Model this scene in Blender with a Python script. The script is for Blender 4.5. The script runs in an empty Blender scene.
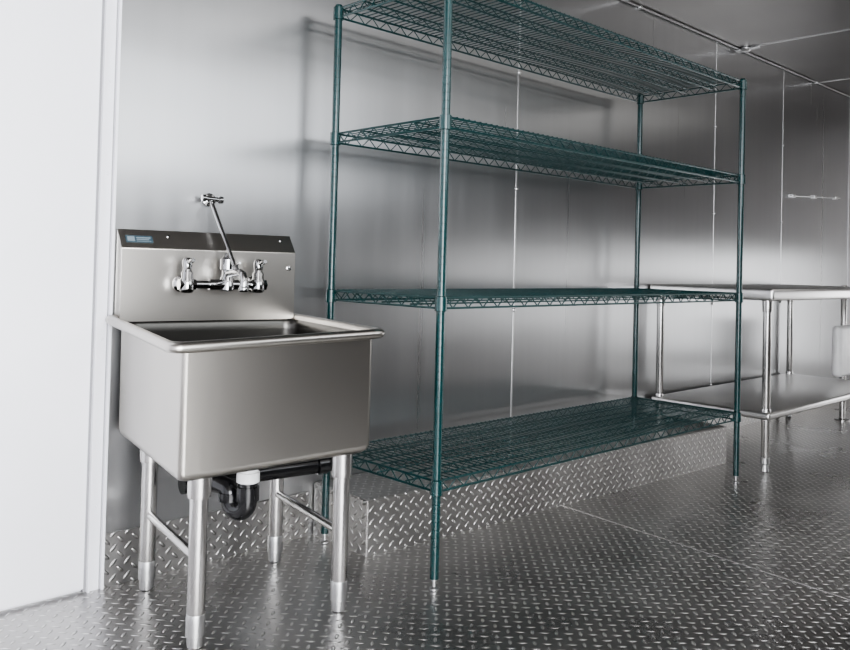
import bpy, bmesh, math
from math import sin, cos, pi, sqrt, atan2
from mathutils import Vector, Matrix

C = bpy.context.collection
# ------------------------------------------------------------------ helpers
def nodes_mat(name):
    m = bpy.data.materials.new(name); m.use_nodes = True
    nt = m.node_tree; b = nt.nodes['Principled BSDF']
    return m, nt, b

def math_node(nt, op, a, b=None, c=None):
    n = nt.nodes.new('ShaderNodeMath'); n.operation = op
    for i, v in enumerate((a, b, c)):
        if v is None: continue
        if isinstance(v, (int, float)): n.inputs[i].default_value = v
        else: nt.links.new(v, n.inputs[i])
    return n.outputs[0]

def simple(name, col, rough=.5, metal=0., coat=0., noise=0.04, nscale=20.):
    m, nt, b = nodes_mat(name)
    b.inputs['Roughness'].default_value = rough
    b.inputs['Metallic'].default_value = metal
    b.inputs['Coat Weight'].default_value = coat
    tc = nt.nodes.new('ShaderNodeTexCoord')
    nz = nt.nodes.new('ShaderNodeTexNoise'); nz.inputs['Scale'].default_value = nscale
    nt.links.new(tc.outputs['Object'], nz.inputs['Vector'])
    r = nt.nodes.new('ShaderNodeValToRGB')
    r.color_ramp.elements[0].position = .3; r.color_ramp.elements[1].position = .7
    r.color_ramp.elements[0].color = (*[max(0, c * (1 - noise)) for c in col], 1)
    r.color_ramp.elements[1].color = (*[min(1, c * (1 + noise)) for c in col], 1)
    nt.links.new(nz.outputs['Fac'], r.inputs['Fac'])
    nt.links.new(r.outputs['Color'], b.inputs['Base Color'])
    return m

def brushed(name, col, rough, stretch=(1, 1, 60), bump=.15, blotch=.12, aniso=0.0, bscale=1.2, oil=.25, uvtan=False, bstretch=(1, 1, 1), streak=.35, rvar=.06):
    """brushed stainless: fine streaks in bump and roughness plus broad blotches"""
    m, nt, b = nodes_mat(name)
    b.inputs['Metallic'].default_value = 1
    tc = nt.nodes.new('ShaderNodeTexCoord')
    mp = nt.nodes.new('ShaderNodeMapping'); mp.inputs['Scale'].default_value = stretch
    nt.links.new(tc.outputs['Object'], mp.inputs['Vector'])
    n1 = nt.nodes.new('ShaderNodeTexNoise'); n1.inputs['Scale'].default_value = 12; n1.inputs['Detail'].default_value = 4
    nt.links.new(mp.outputs[0], n1.inputs['Vector'])
    mp2 = nt.nodes.new('ShaderNodeMapping'); mp2.inputs['Scale'].default_value = bstretch
    nt.links.new(tc.outputs['Object'], mp2.inputs['Vector'])
    n2 = nt.nodes.new('ShaderNodeTexNoise'); n2.inputs['Scale'].default_value = bscale; n2.inputs['Detail'].default_value = 2
    nt.links.new(mp2.outputs[0], n2.inputs['Vector'])
    mr = nt.nodes.new('ShaderNodeMapRange')
    mr.inputs['To Min'].default_value = rough - rvar; mr.inputs['To Max'].default_value = rough + rvar
    nt.links.new(n1.outputs['Fac'], mr.inputs['Value'])
    nt.links.new(mr.outputs[0], b.inputs['Roughness'])
    r = nt.nodes.new('ShaderNodeValToRGB')
    r.color_ramp.elements[0].position = .35; r.color_ramp.elements[1].position = .65
    r.color_ramp.elements[0].color = (*[c * (1 - blotch) for c in col], 1)
    r.color_ramp.elements[1].color = (*[c * (1 + blotch) for c in col], 1)
    add = math_node(nt, 'MULTIPLY_ADD', n1.outputs['Fac'], streak, math_node(nt, 'MULTIPLY', n2.outputs['Fac'], 1 - streak))
    nt.links.new(add, r.inputs['Fac'])
    nt.links.new(r.outputs['Color'], b.inputs['Base Color'])
    bp2 = nt.nodes.new('ShaderNodeBump'); bp2.inputs['Strength'].default_value = oil; bp2.inputs['Distance'].default_value = .012
    nt.links.new(n2.outputs['Fac'], bp2.inputs['Height'])
    if bump:
        bp = nt.nodes.new('ShaderNodeBump'); bp.inputs['Strength'].default_value = bump; bp.inputs['Distance'].default_value = .002
        nt.links.new(n1.outputs['Fac'], bp.inputs['Height'])
        nt.links.new(bp.outputs[0], bp2.inputs['Normal'])
    nt.links.new(bp2.outputs[0], b.inputs['Normal'])
    if aniso:
        b.inputs['Anisotropic'].default_value = aniso
        tn = nt.nodes.new('ShaderNodeTangent')
        if uvtan: tn.direction_type = 'UV_MAP'; tn.uv_map = 'UVMap'
        else: tn.direction_type = 'RADIAL'; tn.axis = 'Z'
        nt.links.new(tn.outputs[0], b.inputs['Tangent'])
    return m

def diamond(name, col, rough, cell=.036, depth=.0034, glint=.75):
    m, nt, b = nodes_mat(name)
    b.inputs['Metallic'].default_value = 1
    uv = nt.nodes.new('ShaderNodeUVMap'); uv.uv_map = 'UVMap'
    mp = nt.nodes.new('ShaderNodeMapping'); mp.vector_type = 'POINT'
    mp.inputs['Rotation'].default_value = (0, 0, pi / 4)
    mp.inputs['Scale'].default_value = (1 / cell,) * 3
    nt.links.new(uv.outputs[0], mp.inputs['Vector'])
    sp = nt.nodes.new('ShaderNodeSeparateXYZ'); nt.links.new(mp.outputs[0], sp.inputs[0])
    u, v = sp.outputs[0], sp.outputs[1]
    fu = math_node(nt, 'SUBTRACT', math_node(nt, 'FRACT', u), .5)
    fv = math_node(nt, 'SUBTRACT', math_node(nt, 'FRACT', v), .5)
    par = math_node(nt, 'FLOORED_MODULO', math_node(nt, 'ADD', math_node(nt, 'FLOOR', u), math_node(nt, 'FLOOR', v)), 2)
    inv = math_node(nt, 'SUBTRACT', 1, par)
    a = math_node(nt, 'ADD', math_node(nt, 'MULTIPLY', fu, inv), math_node(nt, 'MULTIPLY', fv, par))
    c = math_node(nt, 'ADD', math_node(nt, 'MULTIPLY', fv, inv), math_node(nt, 'MULTIPLY', fu, par))
    a2 = math_node(nt, 'POWER', math_node(nt, 'ABSOLUTE', math_node(nt, 'DIVIDE', a, .47)), 2)
    c2 = math_node(nt, 'POWER', math_node(nt, 'ABSOLUTE', math_node(nt, 'DIVIDE', c, .16)), 2)
    d = math_node(nt, 'SQRT', math_node(nt, 'ADD', a2, c2))
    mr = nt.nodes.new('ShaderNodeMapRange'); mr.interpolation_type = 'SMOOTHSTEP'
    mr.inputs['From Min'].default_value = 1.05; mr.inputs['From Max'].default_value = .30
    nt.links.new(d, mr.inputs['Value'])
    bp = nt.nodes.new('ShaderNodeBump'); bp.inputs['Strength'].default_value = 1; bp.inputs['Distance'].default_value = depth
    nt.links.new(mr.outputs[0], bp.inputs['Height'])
    nz = nt.nodes.new('ShaderNodeTexNoise'); nz.inputs['Scale'].default_value = 2.5; nz.inputs['Detail'].default_value = 6
    tc = nt.nodes.new('ShaderNodeTexCoord'); nt.links.new(tc.outputs['Object'], nz.inputs['Vector'])
    r = nt.nodes.new('ShaderNodeValToRGB')
    r.color_ramp.elements[0].position = .3; r.color_ramp.elements[1].position = .7
    r.color_ramp.elements[0].color = (*[k * .78 for k in col], 1); r.color_ramp.elements[1].color = (*[k * 1.22 for k in col], 1)
    nt.links.new(nz.outputs['Fac'], r.inputs['Fac'])
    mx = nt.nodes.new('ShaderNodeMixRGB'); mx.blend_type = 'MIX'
    nt.links.new(math_node(nt, 'MULTIPLY', mr.outputs[0], glint), mx.inputs[0])  # raised lozenges painted paler in base colour to stand for glints
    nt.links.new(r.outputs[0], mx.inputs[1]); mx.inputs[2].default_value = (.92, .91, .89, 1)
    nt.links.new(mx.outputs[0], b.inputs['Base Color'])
    nt.links.new(math_node(nt, 'MULTIPLY_ADD', nz.outputs['Fac'], .2, rough - .1), b.inputs['Roughness'])
    nt.links.new(bp.outputs[0], b.inputs['Normal'])
    return m

class MB:
    def __init__(s): s.bm = bmesh.new()
    def ringverts(s, pts): return [s.bm.verts.new(p) for p in pts]
    def bridge(s, a, b, mi=0):
        n = len(a)
        for i in range(n):
            try:
                f = s.bm.faces.new((a[i], a[(i + 1) % n], b[(i + 1) % n], b[i])); f.material_index = mi
            except ValueError: pass
    def loft(s, rings, cap0=True, cap1=True, mi_first=0, n_first=0):
        R = [s.ringverts(r) for r in rings]
        for k, (a, b) in enumerate(zip(R[:-1], R[1:])): s.bridge(a, b, mi_first if k < n_first else 0)
        if cap0:
            f = s.bm.faces.new(R[0][::-1]); f.material_index = mi_first if n_first else 0
        if cap1: s.bm.faces.new(R[-1])
    def path(s, pts, r, seg=8, caps=True):
        pts = [Vector(p) for p in pts]
        rr = r if isinstance(r, (list, tuple)) else [r] * len(pts)
        rings = []; prev = None
        for i, p in enumerate(pts):
            if i == 0: t = pts[1] - p
            elif i == len(pts) - 1: t = p - pts[i - 1]
            else: t = (pts[i + 1] - p).normalized() + (p - pts[i - 1]).normalized()
            t.normalize()
            if prev is None:
                ref = Vector((0, 0, 1)) if abs(t.z) < .9 else Vector((1, 0, 0))
                n = t.cross(ref).normalized()
            else:
                n = (prev - t * prev.dot(t)).normalized()
            prev = n; b = t.cross(n)
            rings.append([p + (n * cos(2 * pi * k / seg) + b * sin(2 * pi * k / seg)) * rr[i] for k in range(seg)])
        s.loft(rings, caps, caps)
    def lathe(s, prof, origin=(0, 0, 0), axis=(0, 0, 1), seg=20):
        ax = Vector(axis).normalized(); o = Vector(origin)
        ref = Vector((1, 0, 0)) if abs(ax.x) < .9 else Vector((0, 1, 0))
        n = ax.cross(ref).normalized(); b = ax.cross(n)
        s.loft([[o + ax * h + (n * cos(2 * pi * k / seg) + b * sin(2 * pi * k / seg)) * max(r, 1e-4) for k in range(seg)] for r, h in prof])
    def box(s, x0, x1, y0, y1, z0, z1, bev=0):
        r = bmesh.ops.create_cube(s.bm, size=1)
        for v in r['verts']:
            v.co = Vector(((x0 + x1) / 2 + v.co.x * (x1 - x0), (y0 + y1) / 2 + v.co.y * (y1 - y0), (z0 + z1) / 2 + v.co.z * (z1 - z0)))
        if bev:
            es = list({e for v in r['verts'] for e in v.link_edges})
            bmesh.ops.bevel(s.bm, geom=es, offset=bev, segments=3, profile=.5, affect='EDGES')
    def obj(s, name, mat, parent=None, loc=(0, 0, 0), smooth=35, uv=False):
        bm = s.bm
        bmesh.ops.recalc_face_normals(bm, faces=bm.faces[:])
        if uv:
            L = bm.loops.layers.uv.new('UVMap')
            for f in bm.faces:
                n = f.normal; k = max(range(3), key=lambda i: abs(n[i]))
                for l in f.loops:
                    c = l.vert.co
                    l[L].uv = (c.y, c.z) if k == 0 else ((c.x, c.z) if k == 1 else (c.x, c.y))
        me = bpy.data.meshes.new(name); bm.to_mesh(me); bm.free()
        mats = mat if isinstance(mat, (list, tuple)) else [mat]
        for m in mats: me.materials.append(m)
        if smooth:
            me.shade_smooth(); me.set_sharp_from_angle(angle=math.radians(smooth))
        o = bpy.data.objects.new(name, me); C.objects.link(o)
        o.location = loc
        if parent: o.parent = parent
        return o

def rrect(x0, x1, y0, y1, r, z, n=6):
    pts = []
    for cx, cy, a0 in ((x1 - r, y1 - r, 0), (x0 + r, y1 - r, pi / 2), (x0 + r, y0 + r, pi), (x1 - r, y0 + r, 3 * pi / 2)):
        for k in range(n + 1):
            a = a0 + pi / 2 * k / n
            pts.append(Vector((cx + r * cos(a), cy + r * sin(a), z)))
    return pts

def empty(name, loc, label, cat, rot=0):
    e = bpy.data.objects.new(name, None); C.objects.link(e); e.location = loc; e.rotation_euler[2] = rot
    e.empty_display_size = .1; e['label'] = label; e['category'] = cat
    return e
def clone(o, parent, loc=None):
    c = o.copy(); C.objects.link(c); c.parent = parent
    if loc is not None: c.location = loc
    return c
def struct(o): o['kind'] = 'structure'; return o

# ------------------------------------------------------------------ materials
M_wall = brushed('wall_stainless', (.425, .427, .43), .285, (1.6, 1, .02), bump=.02, blotch=.05, aniso=.72, uvtan=True, oil=.38, bscale=1.1, bstretch=(.35, 1, 1.6), streak=.30, rvar=.03)
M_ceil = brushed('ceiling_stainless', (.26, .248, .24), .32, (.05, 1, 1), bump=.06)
M_floor = diamond('diamond_plate_floor', (.415, .405, .395), .295, cell=.033, glint=.75)
M_box = diamond('diamond_plate_box', (.42, .41, .40), .36, cell=.032, depth=.0040, glint=.5)
M_white = simple('white_panel', (.95, .95, .985), .45, noise=.003)
M_trimw = simple('white_trim', (.86, .86, .90), .4, noise=.01)
M_seam = simple('seam_strip', (.66, .66, .66), .32, metal=1)
M_fseam = simple('floor_seam_strip', (.58, .57, .56), .42, metal=1)
M_gap = simple('door_gap', (.28, .28, .29), .6)
M_green = simple('green_epoxy', (.0025, .031, .032), .26, coat=.4, noise=.10, nscale=10)
M_greend = simple('green_epoxy_wire', (.0025, .033, .034), .30, coat=.3, noise=.10, nscale=10)
M_sink = brushed('sink_stainless', (.47, .45, .42), .28, (1, 1, 1), bump=0, blotch=.03, bscale=2, oil=.07, streak=0, rvar=0)
M_sinkshade = brushed('sink_interior_shade', (.11, .107, .10), .30, (1, 1, 1), bump=0, blotch=.05, bscale=2, oil=.05, streak=0, rvar=0)  # darker copy of the sink steel: basin shade put into the colour
M_leg = simple('tube_stainless', (.56, .55, .54), .24, metal=1, noise=.02, nscale=5)
M_foot = simple('foot_steel', (.50, .50, .50), .35, metal=1, noise=.02, nscale=5)
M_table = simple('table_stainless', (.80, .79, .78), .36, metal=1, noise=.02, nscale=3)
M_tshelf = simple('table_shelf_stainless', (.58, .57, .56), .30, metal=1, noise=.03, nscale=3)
M_chrome = simple('chrome', (.42, .42, .42), .10, metal=1, noise=.02)
M_black = simple('black_plastic', (.008, .008, .009), .20, coat=.25)
M_wplast = simple('white_plastic', (.93, .93, .93), .35)
M_bluest = simple('blue_sticker', (.045, .075, .095), .4)
M_stmark = simple('sticker_print', (.20, .25, .28), .4)

# ------------------------------------------------------------------ room
H = 2.445
YB = -3.15; XL = -2.6; XR = 6.8
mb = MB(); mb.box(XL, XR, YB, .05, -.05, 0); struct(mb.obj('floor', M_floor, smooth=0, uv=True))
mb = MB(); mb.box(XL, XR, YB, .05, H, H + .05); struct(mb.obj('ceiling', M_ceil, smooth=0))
mb = MB(); mb.box(-.76, XR, 0, .05, 0, H); struct(mb.obj('wall_back', M_wall, smooth=0, uv=True))
mb = MB(); mb.box(XL, -.76, .012, .05, 0, H); struct(mb.obj('wall_back_panel', M_white, smooth=0))
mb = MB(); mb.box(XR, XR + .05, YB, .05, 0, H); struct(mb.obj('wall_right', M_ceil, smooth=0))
mb = MB(); mb.box(XL - .05, XL, YB, .05, 0, H); struct(mb.obj('wall_left', M_white, smooth=0))
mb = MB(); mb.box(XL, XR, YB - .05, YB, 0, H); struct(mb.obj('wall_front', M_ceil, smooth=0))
mb = MB(); mb.box(-1.75, -.812, -.008, .012, .01, 2.35, .003); struct(mb.obj('door_1', M_white))
mb = MB(); mb.box(-.804, -.798, -.018, .012, 0, H); mb.box(-.794, -.768, -.008, .012, 0, H)
mb.box(-.764, -.756, -.018, .0, 0, H)
for z in (.25, .75, 1.25, 1.53, 2.0):
    mb.lathe([(.005, 0), (.005, .002), (.003, .004), (0, .004)], (-.781, -.008, z), (0, -1, 0), 10)
struct(mb.obj('trim_1', M_trimw))
mb = MB(); mb.box(-.8125, -.764, -.004, .012, 0, H); struct(mb.obj('trim_12', M_gap, smooth=0))
for i, x in enumerate((1.14, 3.04, 4.03, 5.3)):
    mb = MB(); w_ = .0045 if i == 0 else .0022
    mb.box(x - w_, x + w_, -.002, 0, .0, H)
    for z in (.3, .8, 1.36, 1.9):
        mb.lathe([(.010, 0), (.010, .002), (.006, .007), (0, .007)], (x, -.002, z), (0, -1, 0), 10)
    struct(mb.obj('trim_%d' % (i + 2), M_seam))
mb = MB(); mb.path([(-.7, -.012, H - .008), (XR, -.012, H - .008)], .0055, 8)
x = -.3
while x < XR:
    mb.box(x - .010, x + .010, -.022, 0, H - .016, H, .002); x += 1.22
struct(mb.obj('trim_6', M_seam))
for i, x in enumerate((3.33, 4.63, 2.0)):
    mb = MB(); mb.box(x - .007, x + .007, YB, 0, H - .004, H)
    struct(mb.obj('trim_%d' % (i + 7), M_seam))
mb = MB(); mb.lathe([(.035, 0), (.035, .010), (.022, .024), (0, .026)], (3.33, -.05, H - .003), (0, 0, -1), 16)
mb.box(3.315, 3.345, -.14, 0, H - .018, H - .003, .003)
struct(mb.obj('trim_10', M_seam))
mb = MB(); mb.box(-.755, .0, -.008, 0, 0, .160); struct(mb.obj('baseboard_back', M_box, smooth=0, uv=True))
mb = MB(); mb.box(2.42, XR, -.008, 0, 0, .15); struct(mb.obj('baseboard_right', M_box, smooth=0, uv=True))
mb = MB()
mb.loft([[Vector(p) for p in r] for r in ([(1.055, -.3, 0), (1.064, -.3, 0), (1.064, -.3, .0015), (1.055, -.3, .0015)],
     [(.86, -2.2, 0), (.869, -2.2, 0), (.869, -2.2, .0015), (.86, -2.2, .0015)])])
struct(mb.obj('trim_11', M_fseam, smooth=0))
mb = MB()
poly = [(.026, -.31), (2.37, -.44), (2.40, -.001), (.026, -.001)]
mb.loft([[Vector((x, y, 0)) for x, y in poly], [Vector((x, y, .190)) for x, y in poly]])
bmesh.ops.bevel(mb.bm, geom=[e for e in mb.bm.edges if max(v.co.z for v in e.verts) > .1], offset=.005, segments=3, affect='EDGES')
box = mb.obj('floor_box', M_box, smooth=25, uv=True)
box['label'] = 'long raised diamond plate box along the wall under the rack'; box['category'] = 'floor box'

# ------------------------------------------------------------------ wire shelving rack
W = 2.003; Y0 = -.666; Y1 = -.109; D = Y1 - Y0
PR = .0138
rack = empty('wire_shelving_rack', (0, Y0, 0), 'tall dark green four-shelf wire rack against the steel wall', 'shelving rack')
def make_post(z0, h):
    m = MB(); r = PR
    prof = [(r * .6, z0 + .035)]
    prof.append((r, z0 + .036))
    z = z0 + .06
    while z < h - .03:
        prof += [(r, z - .0012), (r * .95, z - .0006), (r * .95, z + .0006), (r, z + .0012)]
        z += .0254
    prof += [(r, h - .004), (r * .8, h), (0, h + .001)]
    m.lathe(prof, seg=16)
    return m
def foot_mesh(z0):
    m = MB(); m.lathe([(.012, z0), (.015, z0 + .002), (.015, z0 + .008), (.006, z0 + .012), (.006, z0 + .03), (.011, z0 + .031), (.011, z0 + .037), (0, z0 + .037)], seg=14)
    return m
ptall = make_post(0, 1.925).obj('post', M_green, rack, (0, 0, 0))
ftall = foot_mesh(0).obj('leveling_foot', M_foot, ptall)
for loc in ((W, 0, 0), (0, D, 0)):
    p = clone(ptall, rack, loc); clone(ftall, p)
pshort = make_post(.190, 1.925).obj('post', M_green, rack, (W, D, 0))
foot_mesh(.190).obj('leveling_foot', M_foot, pshort)

def make_shelf():
    m = MB()
    x0, x1, y0, y1 = .0, W, 0, D
    top = 0; bot = -.032
    def truss(a, b, n, rz=.0025):
        a = Vector(a); b = Vector(b)
        up = Vector((0, 0, top)); dn = Vector((0, 0, bot))
        m.path([a + up, b + up], .0038, 6); m.path([a + dn, b + dn], .0038, 6)
        pts = []
        for k in range(n + 1):
            p = a.lerp(b, k / n); pts.append(p + (up if k % 2 == 0 else dn))
        m.path(pts, rz, 5)
    e = .018
    truss((x0 + e, y0, 0), (x1 - e, y0, 0), 56)
    truss((x0 + e, y1, 0), (x1 - e, y1, 0), 56)
    truss((x0, y0 + e, 0), (x0, y1 - e, 0), 16)
    truss((x1, y0 + e, 0), (x1, y1 - e, 0), 16)
    for f in (.25, .5, .75):
        yy = y0 + (y1 - y0) * f
        a = Vector((x0, yy, 0)); b = Vector((x1, yy, 0))
        m.path([a + Vector((0, 0, -.002)), b + Vector((0, 0, -.002))], .003, 6)
        m.path([a + Vector((0, 0, -.026)), b + Vector((0, 0, -.026))], .003, 6)
        pts = [a.lerp(b, k / 56) + Vector((0, 0, -.003 if k % 2 == 0 else -.025)) for k in range(57)]
        m.path(pts, .002, 5)
    n = 74
    for k in range(1, n):
        x = x0 + (x1 - x0) * k / n
        m.path([(x, y0 - .001, top + .0045), (x, y1 + .001, top + .0045)], .0020, 6)
    return m
shelf0 = None
for z in (.320, .885, 1.448, 1.900):
    if shelf0 is None:
        shelf0 = make_shelf().obj('shelf', M_greend, rack, (0, 0, z + .012))
        m = MB(); m.lathe([(PR + .0005, -.042), (.0195, -.040), (.0185, .004), (PR + .0005, .006)], seg=16)
        col0 = m.obj('corner_collar', M_green, shelf0)
        sh = shelf0; locs = ((W, 0, 0), (0, D, 0), (W, D, 0))
    else:
        sh = clone(shelf0, rack, (0, 0, z + .012)); locs = ((0, 0, 0), (W, 0, 0), (0, D, 0), (W, D, 0))
    for l in locs: clone(col0, sh, l)

# ------------------------------------------------------------------ sink
sw, sd, zr, zb, zs, li = .616, .598, .808, .448, 1.085, .078
sink = empty('utility_sink', (-.755, -.006, 0), 'square stainless steel utility sink with backsplash and chrome faucet', 'sink', -.138)
m = MB()
def R(i, z, r, ib=None, lx=.010):
    ib = i if ib is None else ib
    return rrect(i - lx, sw - i + .000, -sd + i, -ib, r, z, 6)
LR = .022
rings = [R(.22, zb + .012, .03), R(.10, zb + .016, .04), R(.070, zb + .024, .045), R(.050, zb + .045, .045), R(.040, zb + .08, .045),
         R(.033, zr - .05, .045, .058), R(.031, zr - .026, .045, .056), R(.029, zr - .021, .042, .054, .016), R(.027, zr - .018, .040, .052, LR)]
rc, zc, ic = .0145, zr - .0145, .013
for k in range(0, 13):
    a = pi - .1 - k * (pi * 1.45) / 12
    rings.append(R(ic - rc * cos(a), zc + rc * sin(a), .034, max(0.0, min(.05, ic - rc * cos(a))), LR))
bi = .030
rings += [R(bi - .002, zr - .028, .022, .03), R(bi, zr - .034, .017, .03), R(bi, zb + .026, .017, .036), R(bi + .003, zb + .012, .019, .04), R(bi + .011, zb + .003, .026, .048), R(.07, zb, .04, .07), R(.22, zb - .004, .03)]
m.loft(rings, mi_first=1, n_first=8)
for v in m.bm.verts:
    u = v.co.x / sw; w_ = -v.co.y / sd
    v.co.z += (1 - u) * ((1 - w_) * .018 + w_ * -.016) + u * ((1 - w_) * .014 + w_ * .004)
basin = m.obj('basin', [M_sink, M_sinkshade], sink, smooth=50)
m = MB()
x0, x1 = .010, sw - .026
sec = [(-.052, zr - .012), (-.050, zs - .058), (-.046, zs - .052), (-.004, zs), (0, zs), (0, zr - .012)]
m.loft([[Vector((x0, y, z)) for y, z in sec], [Vector((x1, y, z)) for y, z in sec]])
bs = m.obj('backsplash', M_sink, sink, smooth=20)
bmod = bs.modifiers.new('b', 'BEVEL'); bmod.width = .002; bmod.segments = 2
for x, z in ((.16, zs - .019), (sw - .050, zs - .11), (sw - .070, zs - .019)):
    m = MB()
    if z > zs - .05: m.lathe([(.005, 0), (.005, .003), (.003, .005), (0, .005)], (0, 0, 0), (0, -1, .9), 10); loc = (x, -.018, z)
    else: m.lathe([(.009, 0), (.009, .002), (.004, .004), (0, .004)], (0, 0, 0), (0, -1, 0), 12); loc = (x, -.05, z)
    m.obj('fastener', M_chrome, sink, loc)
m = MB()
def slope(x, t): return Vector((x, -.046 + .042 * t, zs - .052 + .052 * t))
off = Vector((0, -.0012, .0010))
q = [slope(.028, .22), slope(.110, .22), slope(.110, .62), slope(.028, .62)]
m.loft([q, [p + off for p in q]])
stk = m.obj('sticker', M_bluest, sink, smooth=0)
m = MB()
for xa, xb, t0, t1 in ((.033, .055, .28, .56), (.060, .104, .46, .52), (.060, .098, .36, .41), (.060, .104, .27, .30)):
    q = [slope(xa, t0) + off * 1.1, slope(xb, t0) + off * 1.1, slope(xb, t1) + off * 1.1, slope(xa, t1) + off * 1.1]
    m.loft([q, [p + off * .3 for p in q]])
m.obj('print', M_stmark, stk, smooth=0)

def leg_mesh():
    m = MB()
    m.lathe([(.0225, .07), (.0235, .072), (.0235, zb - .065), (.0295, zb - .063), (.0305, zb - .055), (.0305, zb + .004), (.02, zb + .006)], seg=24)
    return m
def leg_foot():
    m = MB()
    m.lathe([(.016, 0), (.020, .003), (.0215, .016), (.0215, .030), (.025, .032), (.025, .060), (.0245, .085), (.0235, .087)], seg=22)
    return m
PBL = (.108, -li, 0); PBR = (sw - li - .002, -li + .012, 0); PFL = (.094, -sd + li, 0); PFR = (sw - li - .020, -sd + li, 0)
l0 = leg_mesh().obj('leg', M_leg, sink, PBL); f0 = leg_foot().obj('foot', M_foot, l0)
for loc in (PBR, PFL, PFR):
    l = clone(l0, sink, loc); clone(f0, l)
for a_, b_ in ((PBL, PFL), (PBR, PFR)):
    m = MB(); m.path([Vector(a_) + Vector((0, 0, .225)), Vector(b_) + Vector((0, 0, .225))], .0125, 12); m.obj('stretcher', M_leg, sink)
cx, cy = sw / 2 + .020, -sd / 2
m = MB(); m.lathe([(.045, zb + .018), (.045, zb - .012), (.028, zb - .016), (.024, zb - .05), (.024, .39), (0, .39)], (cx, cy, 0), seg=24)
m.obj('drain', M_chrome, sink)
m = MB()
m.lathe([(.026, .396), (.030, .394), (.030, .374), (.034, .372), (.034, .344), (.027, .340), (.027, .330), (.02, .328)], (cx, cy, 0), seg=24)
m.obj('drain_fitting', M_wplast, sink)
m = MB()
zt_ = .285; dx_, dy_ = -.40, .92
def tp(s_, z): return (cx + dx_ * s_, cy + dy_ * s_, z)
pts = [tp(0, .340), tp(0, zt_)]
for k in range(1, 12):
    a = pi * k / 12
    pts.append(tp(.035 - .035 * cos(a), zt_ - .034 * sin(a)))
pts += [tp(.070, zt_), tp(.071, zt_ + .016), tp(.080, zt_ + .028), tp(.11, zt_ + .034), tp(.16, zt_ + .034)]
m.path(pts, .028, 18)
m.lathe([(.034, 0), (.034, .040)], tp(0, zt_ + .004), seg=20)
m.lathe([(.034, 0), (.034, .024)], tp(.070, zt_ - .008), seg=20)
m.obj('drain_trap', M_black, sink, smooth=60)
m = MB()
wy = -.13
m.path([(cx - .14, wy, .318), (cx + .36, wy, .318), (cx + .39, wy + .01, .318), (cx + .40, wy + .04, .318), (cx + .40, -.03, .318)], .028, 16)
for xx in (-.14, .06, .32):
    m.lathe([(.033, 0), (.033, .035)], (cx + xx, wy, .318), (1, 0, 0), 16)
m.obj('waste_pipe', M_black, sink, smooth=60)

# faucet
fz = .920; fy = -.105
fx0, fx1 = .195, .430; fc = .325
m = MB()
m.path([(fx0 + .02, fy, fz), (fx1 - .02, fy, fz)], .013, 16)
m.path([(fx0 + .07, fy, fz), (fx1 - .07, fy, fz)], .017, 16)
for x in (fx0, fx1):
    m.lathe([(.026, 0), (.026, .004), (.017, .010), (.013, .012), (.013, .055)], (x, -.052, fz), (0, -1, 0), 20)
    m.lathe([(.015, -.026), (.020, -.022), (.022, -.015), (.022, .015), (.018, .020), (.018, .036), (.014, .042), (.012, .052)], (x, fy, fz), seg=20)
    m.path([(x - .026, fy, fz), (x + .026, fy, fz)], .018, 6)
m.lathe([(.016, -.02), (.022, -.016), (.022, .02), (.017, .026), (.017, .045), (.023, .048), (.023, .080), (.014, .088), (.010, .098), (0, .100)], (fc, fy, fz), seg=20)
fau = m.obj('faucet', M_chrome, sink, smooth=45)
m = MB()
m.lathe([(.013, -.012), (.015, -.004), (.016, .012), (.013, .020), (.008, .024), (0, .025)], seg=16)
m.path([(0, 0, .008), (0, -.020, .010), (0, -.042, .016), (0, -.050, .018)], [.008, .007, .008, .006], 10)
h0 = m.obj('handle', M_chrome, fau, (fx0, fy, fz + .058), smooth=60)
clone(h0, fau, (fx1, fy, fz + .058))
m = MB()
pts = [(fc, fy - .012, fz + .035), (fc + .002, fy - .05, fz + .040), (fc + .004, fy - .09, fz + .040), (fc + .005, fy - .108, fz + .034), (fc + .005, fy - .118, fz + .018), (fc + .005, fy - .118, fz - .008)]
m.path(pts, [.013, .012, .012, .012, .012, .013], 14)
m.lathe([(.013, 0), (.015, .003), (.015, .014), (.013, .016)], (fc + .005, fy - .118, fz - .018), seg=16)
m.path([(fc + .004, fy - .06, fz + .048), (fc + .004, fy - .066, fz + .066), (fc + .004, fy - .085, fz + .07)], .004, 8)
m.obj('spout', M_chrome, fau, smooth=60)
m = MB()
a = Vector((fc + .006, fy - .05, fz + .050)); b = Vector((.315, .028, 1.195))
m.path([a, a.lerp(b, .5), b], .0068, 10)
m.lathe([(.008, 0), (.010, .004), (.010, .02), (.007, .024)], a - (b - a).normalized() * .01, b - a, 10)
m.lathe([(.022, 0), (.022, .004), (.010, .008), (.008, .03), (0, .031)], (.315, .043, 1.195), (0, -1, 0), 16)
m.path([(.285, .015, 1.198), (.345, .015, 1.195)], [.008, .008], 10)
m.lathe([(.006, -.006), (.012, -.004), (.012, .008), (.006, .010)], (.284, .015, 1.198), (1, 0, 0), 12)
m.lathe([(.006, -.006), (.012, -.004), (.012, .008), (.006, .010)], (.342, .015, 1.195), (1, 0, 0), 12)
m.obj('brace_rod', M_chrome, fau, smooth=50)

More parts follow.
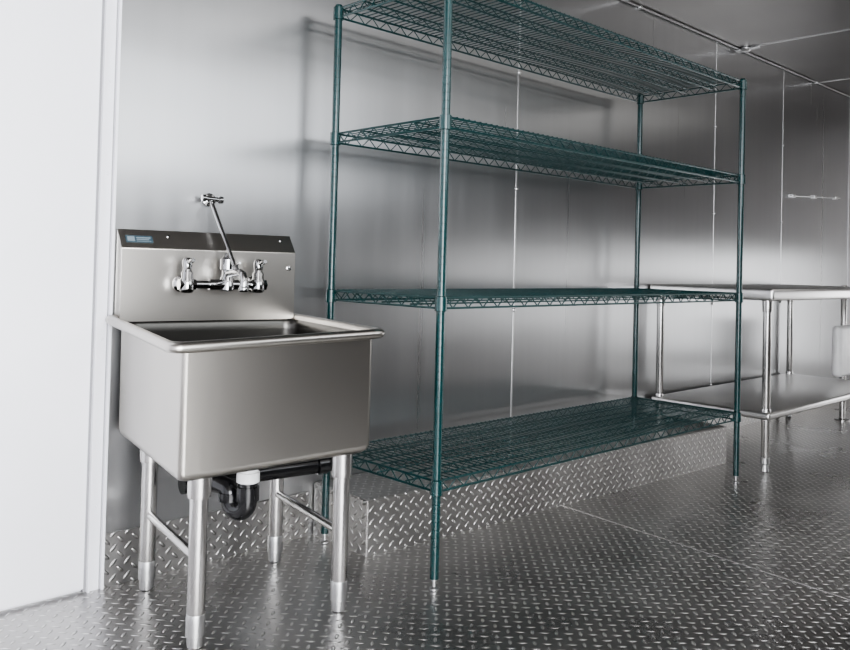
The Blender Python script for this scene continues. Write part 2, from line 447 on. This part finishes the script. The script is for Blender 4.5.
# ------------------------------------------------------------------ work table
TL, TD, TH = 1.83, .70, .922
table = empty('worktable', (2.294, -.704, 0), 'stainless steel worktable with a lower shelf against the steel wall', 'table')
m = MB(); m.box(0, TL, 0, TD, TH - .062, TH, .016); m.obj('tabletop', M_table, table)
m = MB(); m.box(.015, TL - .015, .015, TD - .015, .262, .300, .014); m.obj('lower_shelf', M_tshelf, table)
m = MB(); m.lathe([(.0195, .06), (.0205, .062), (.0205, TH - .12), (.024, TH - .118), (.026, TH - .08), (.026, TH - .04)], seg=20)
m.lathe([(.0225, .25), (.024, .255), (.024, .31), (.0225, .315)], seg=20)
tl = m.obj('leg', M_leg, table, (.05, .05, 0))
m = MB(); m.lathe([(.012, 0), (.02, .003), (.017, .02), (.015, .035), (.022, .04), (.022, .07), (.0205, .072)], seg=18)
tf = m.obj('foot', M_foot, tl)
for loc in ((TL - .05, .05, 0), (.05, TD - .05, 0), (TL - .05, TD - .05, 0)):
    l = clone(tl, table, loc); clone(tf, l)

st = empty('outlet_stand', (4.24, -.35, 0), 'slim steel stand with a pale rounded plastic box beside the worktable', 'stand')
m = MB(); m.lathe([(.05, 0), (.05, .008), (.02, .014), (.02, .92), (.016, .93), (0, .93)], seg=18); m.obj('pole', M_leg, st)
m = MB(); m.box(-.28, .12, -.085, -.018, .32, .66, .03); m.obj('box', M_wplast, st)

lb = empty('wall_bar', (4.55, 0, 1.575), 'thin metal latch bar with brackets fixed to the steel wall', 'bar')
lb.rotation_euler[1] = -.055
m = MB(); m.path([(-.45, -.022, 0), (.5, -.022, 0)], .006, 10)
m.obj('rod', M_seam, lb)
m = MB(); m.box(-.025, .025, -.032, 0, -.014, .014, .004)
b0 = m.obj('bracket', M_seam, lb)
clone(b0, lb, (-.38, 0, 0)); clone(b0, lb, (.42, 0, 0))

# ------------------------------------------------------------------ lights
def area(name, loc, target, sx, sy, power, col=(1, 1, 1)):
    l = bpy.data.lights.new(name, 'AREA'); l.shape = 'RECTANGLE'; l.size = sx; l.size_y = sy; l.energy = power; l.color = col
    o = bpy.data.objects.new(name, l); C.objects.link(o); o.location = loc
    o.rotation_euler = (Vector(target) - Vector(loc)).to_track_quat('-Z', 'Y').to_euler()
    return o
area('daylight_door', (-1.65, YB + .05, 1.25), (-1.5, 0, 1.2), 1.7, 2.1, 172, (.95, .97, 1))
area('daylight_window', (1.0, YB + .05, 1.95), (1.0, 0, 1.8), 2.4, .9, 27, (.92, .955, 1))
area('end_fill', (XR - .05, -2.0, .65), (0, -2.0, .45), 1.7, 1.1, 24, (.97, .98, 1))  # added low light for sheen on floor and wall, no real door
area('side_fill', (4.6, YB + .05, .75), (4.4, 0, .6), 1.4, .7, 7, (.97, .98, 1))  # added weak fill to brighten the box on the stand, no real window
area('overhead_fill', (3.0, -2.2, H - .03), (3.0, -2.2, 0), 5.0, 1.2, 18, (1, .98, .95))  # added overhead fill to even out the floor, no real lamp
w = bpy.data.worlds.new('World'); bpy.context.scene.world = w; w.use_nodes = True
w.node_tree.nodes['Background'].inputs[0].default_value = (.8, .85, .9, 1)
w.node_tree.nodes['Background'].inputs[1].default_value = .4
try: bpy.context.scene.view_settings.look = 'AgX - Medium High Contrast'
except Exception: pass

# ------------------------------------------------------------------ camera
f, shy, p, ro, yw = 830.9, 76.5, -.019, .025, .764
r0 = Vector((cos(yw), -sin(yw), 0)); fw = Vector((sin(yw) * cos(p), cos(yw) * cos(p), -sin(p))); up0 = Vector((sin(yw) * sin(p), cos(yw) * sin(p), cos(p)))
rt = r0 * cos(ro) + up0 * sin(ro); up = up0 * cos(ro) - r0 * sin(ro)
cd = bpy.data.cameras.new('Camera'); cam = bpy.data.objects.new('Camera', cd); C.objects.link(cam)
Mx = Matrix((rt, up, -fw)).transposed().to_4x4(); Mx.translation = Vector((-1.818, -2.486, 1.0))
cam.matrix_world = Mx
cd.sensor_width = 36; cd.lens = f / 850 * 36; cd.shift_y = -shy / 850; cd.clip_start = .05
bpy.context.scene.camera = cam
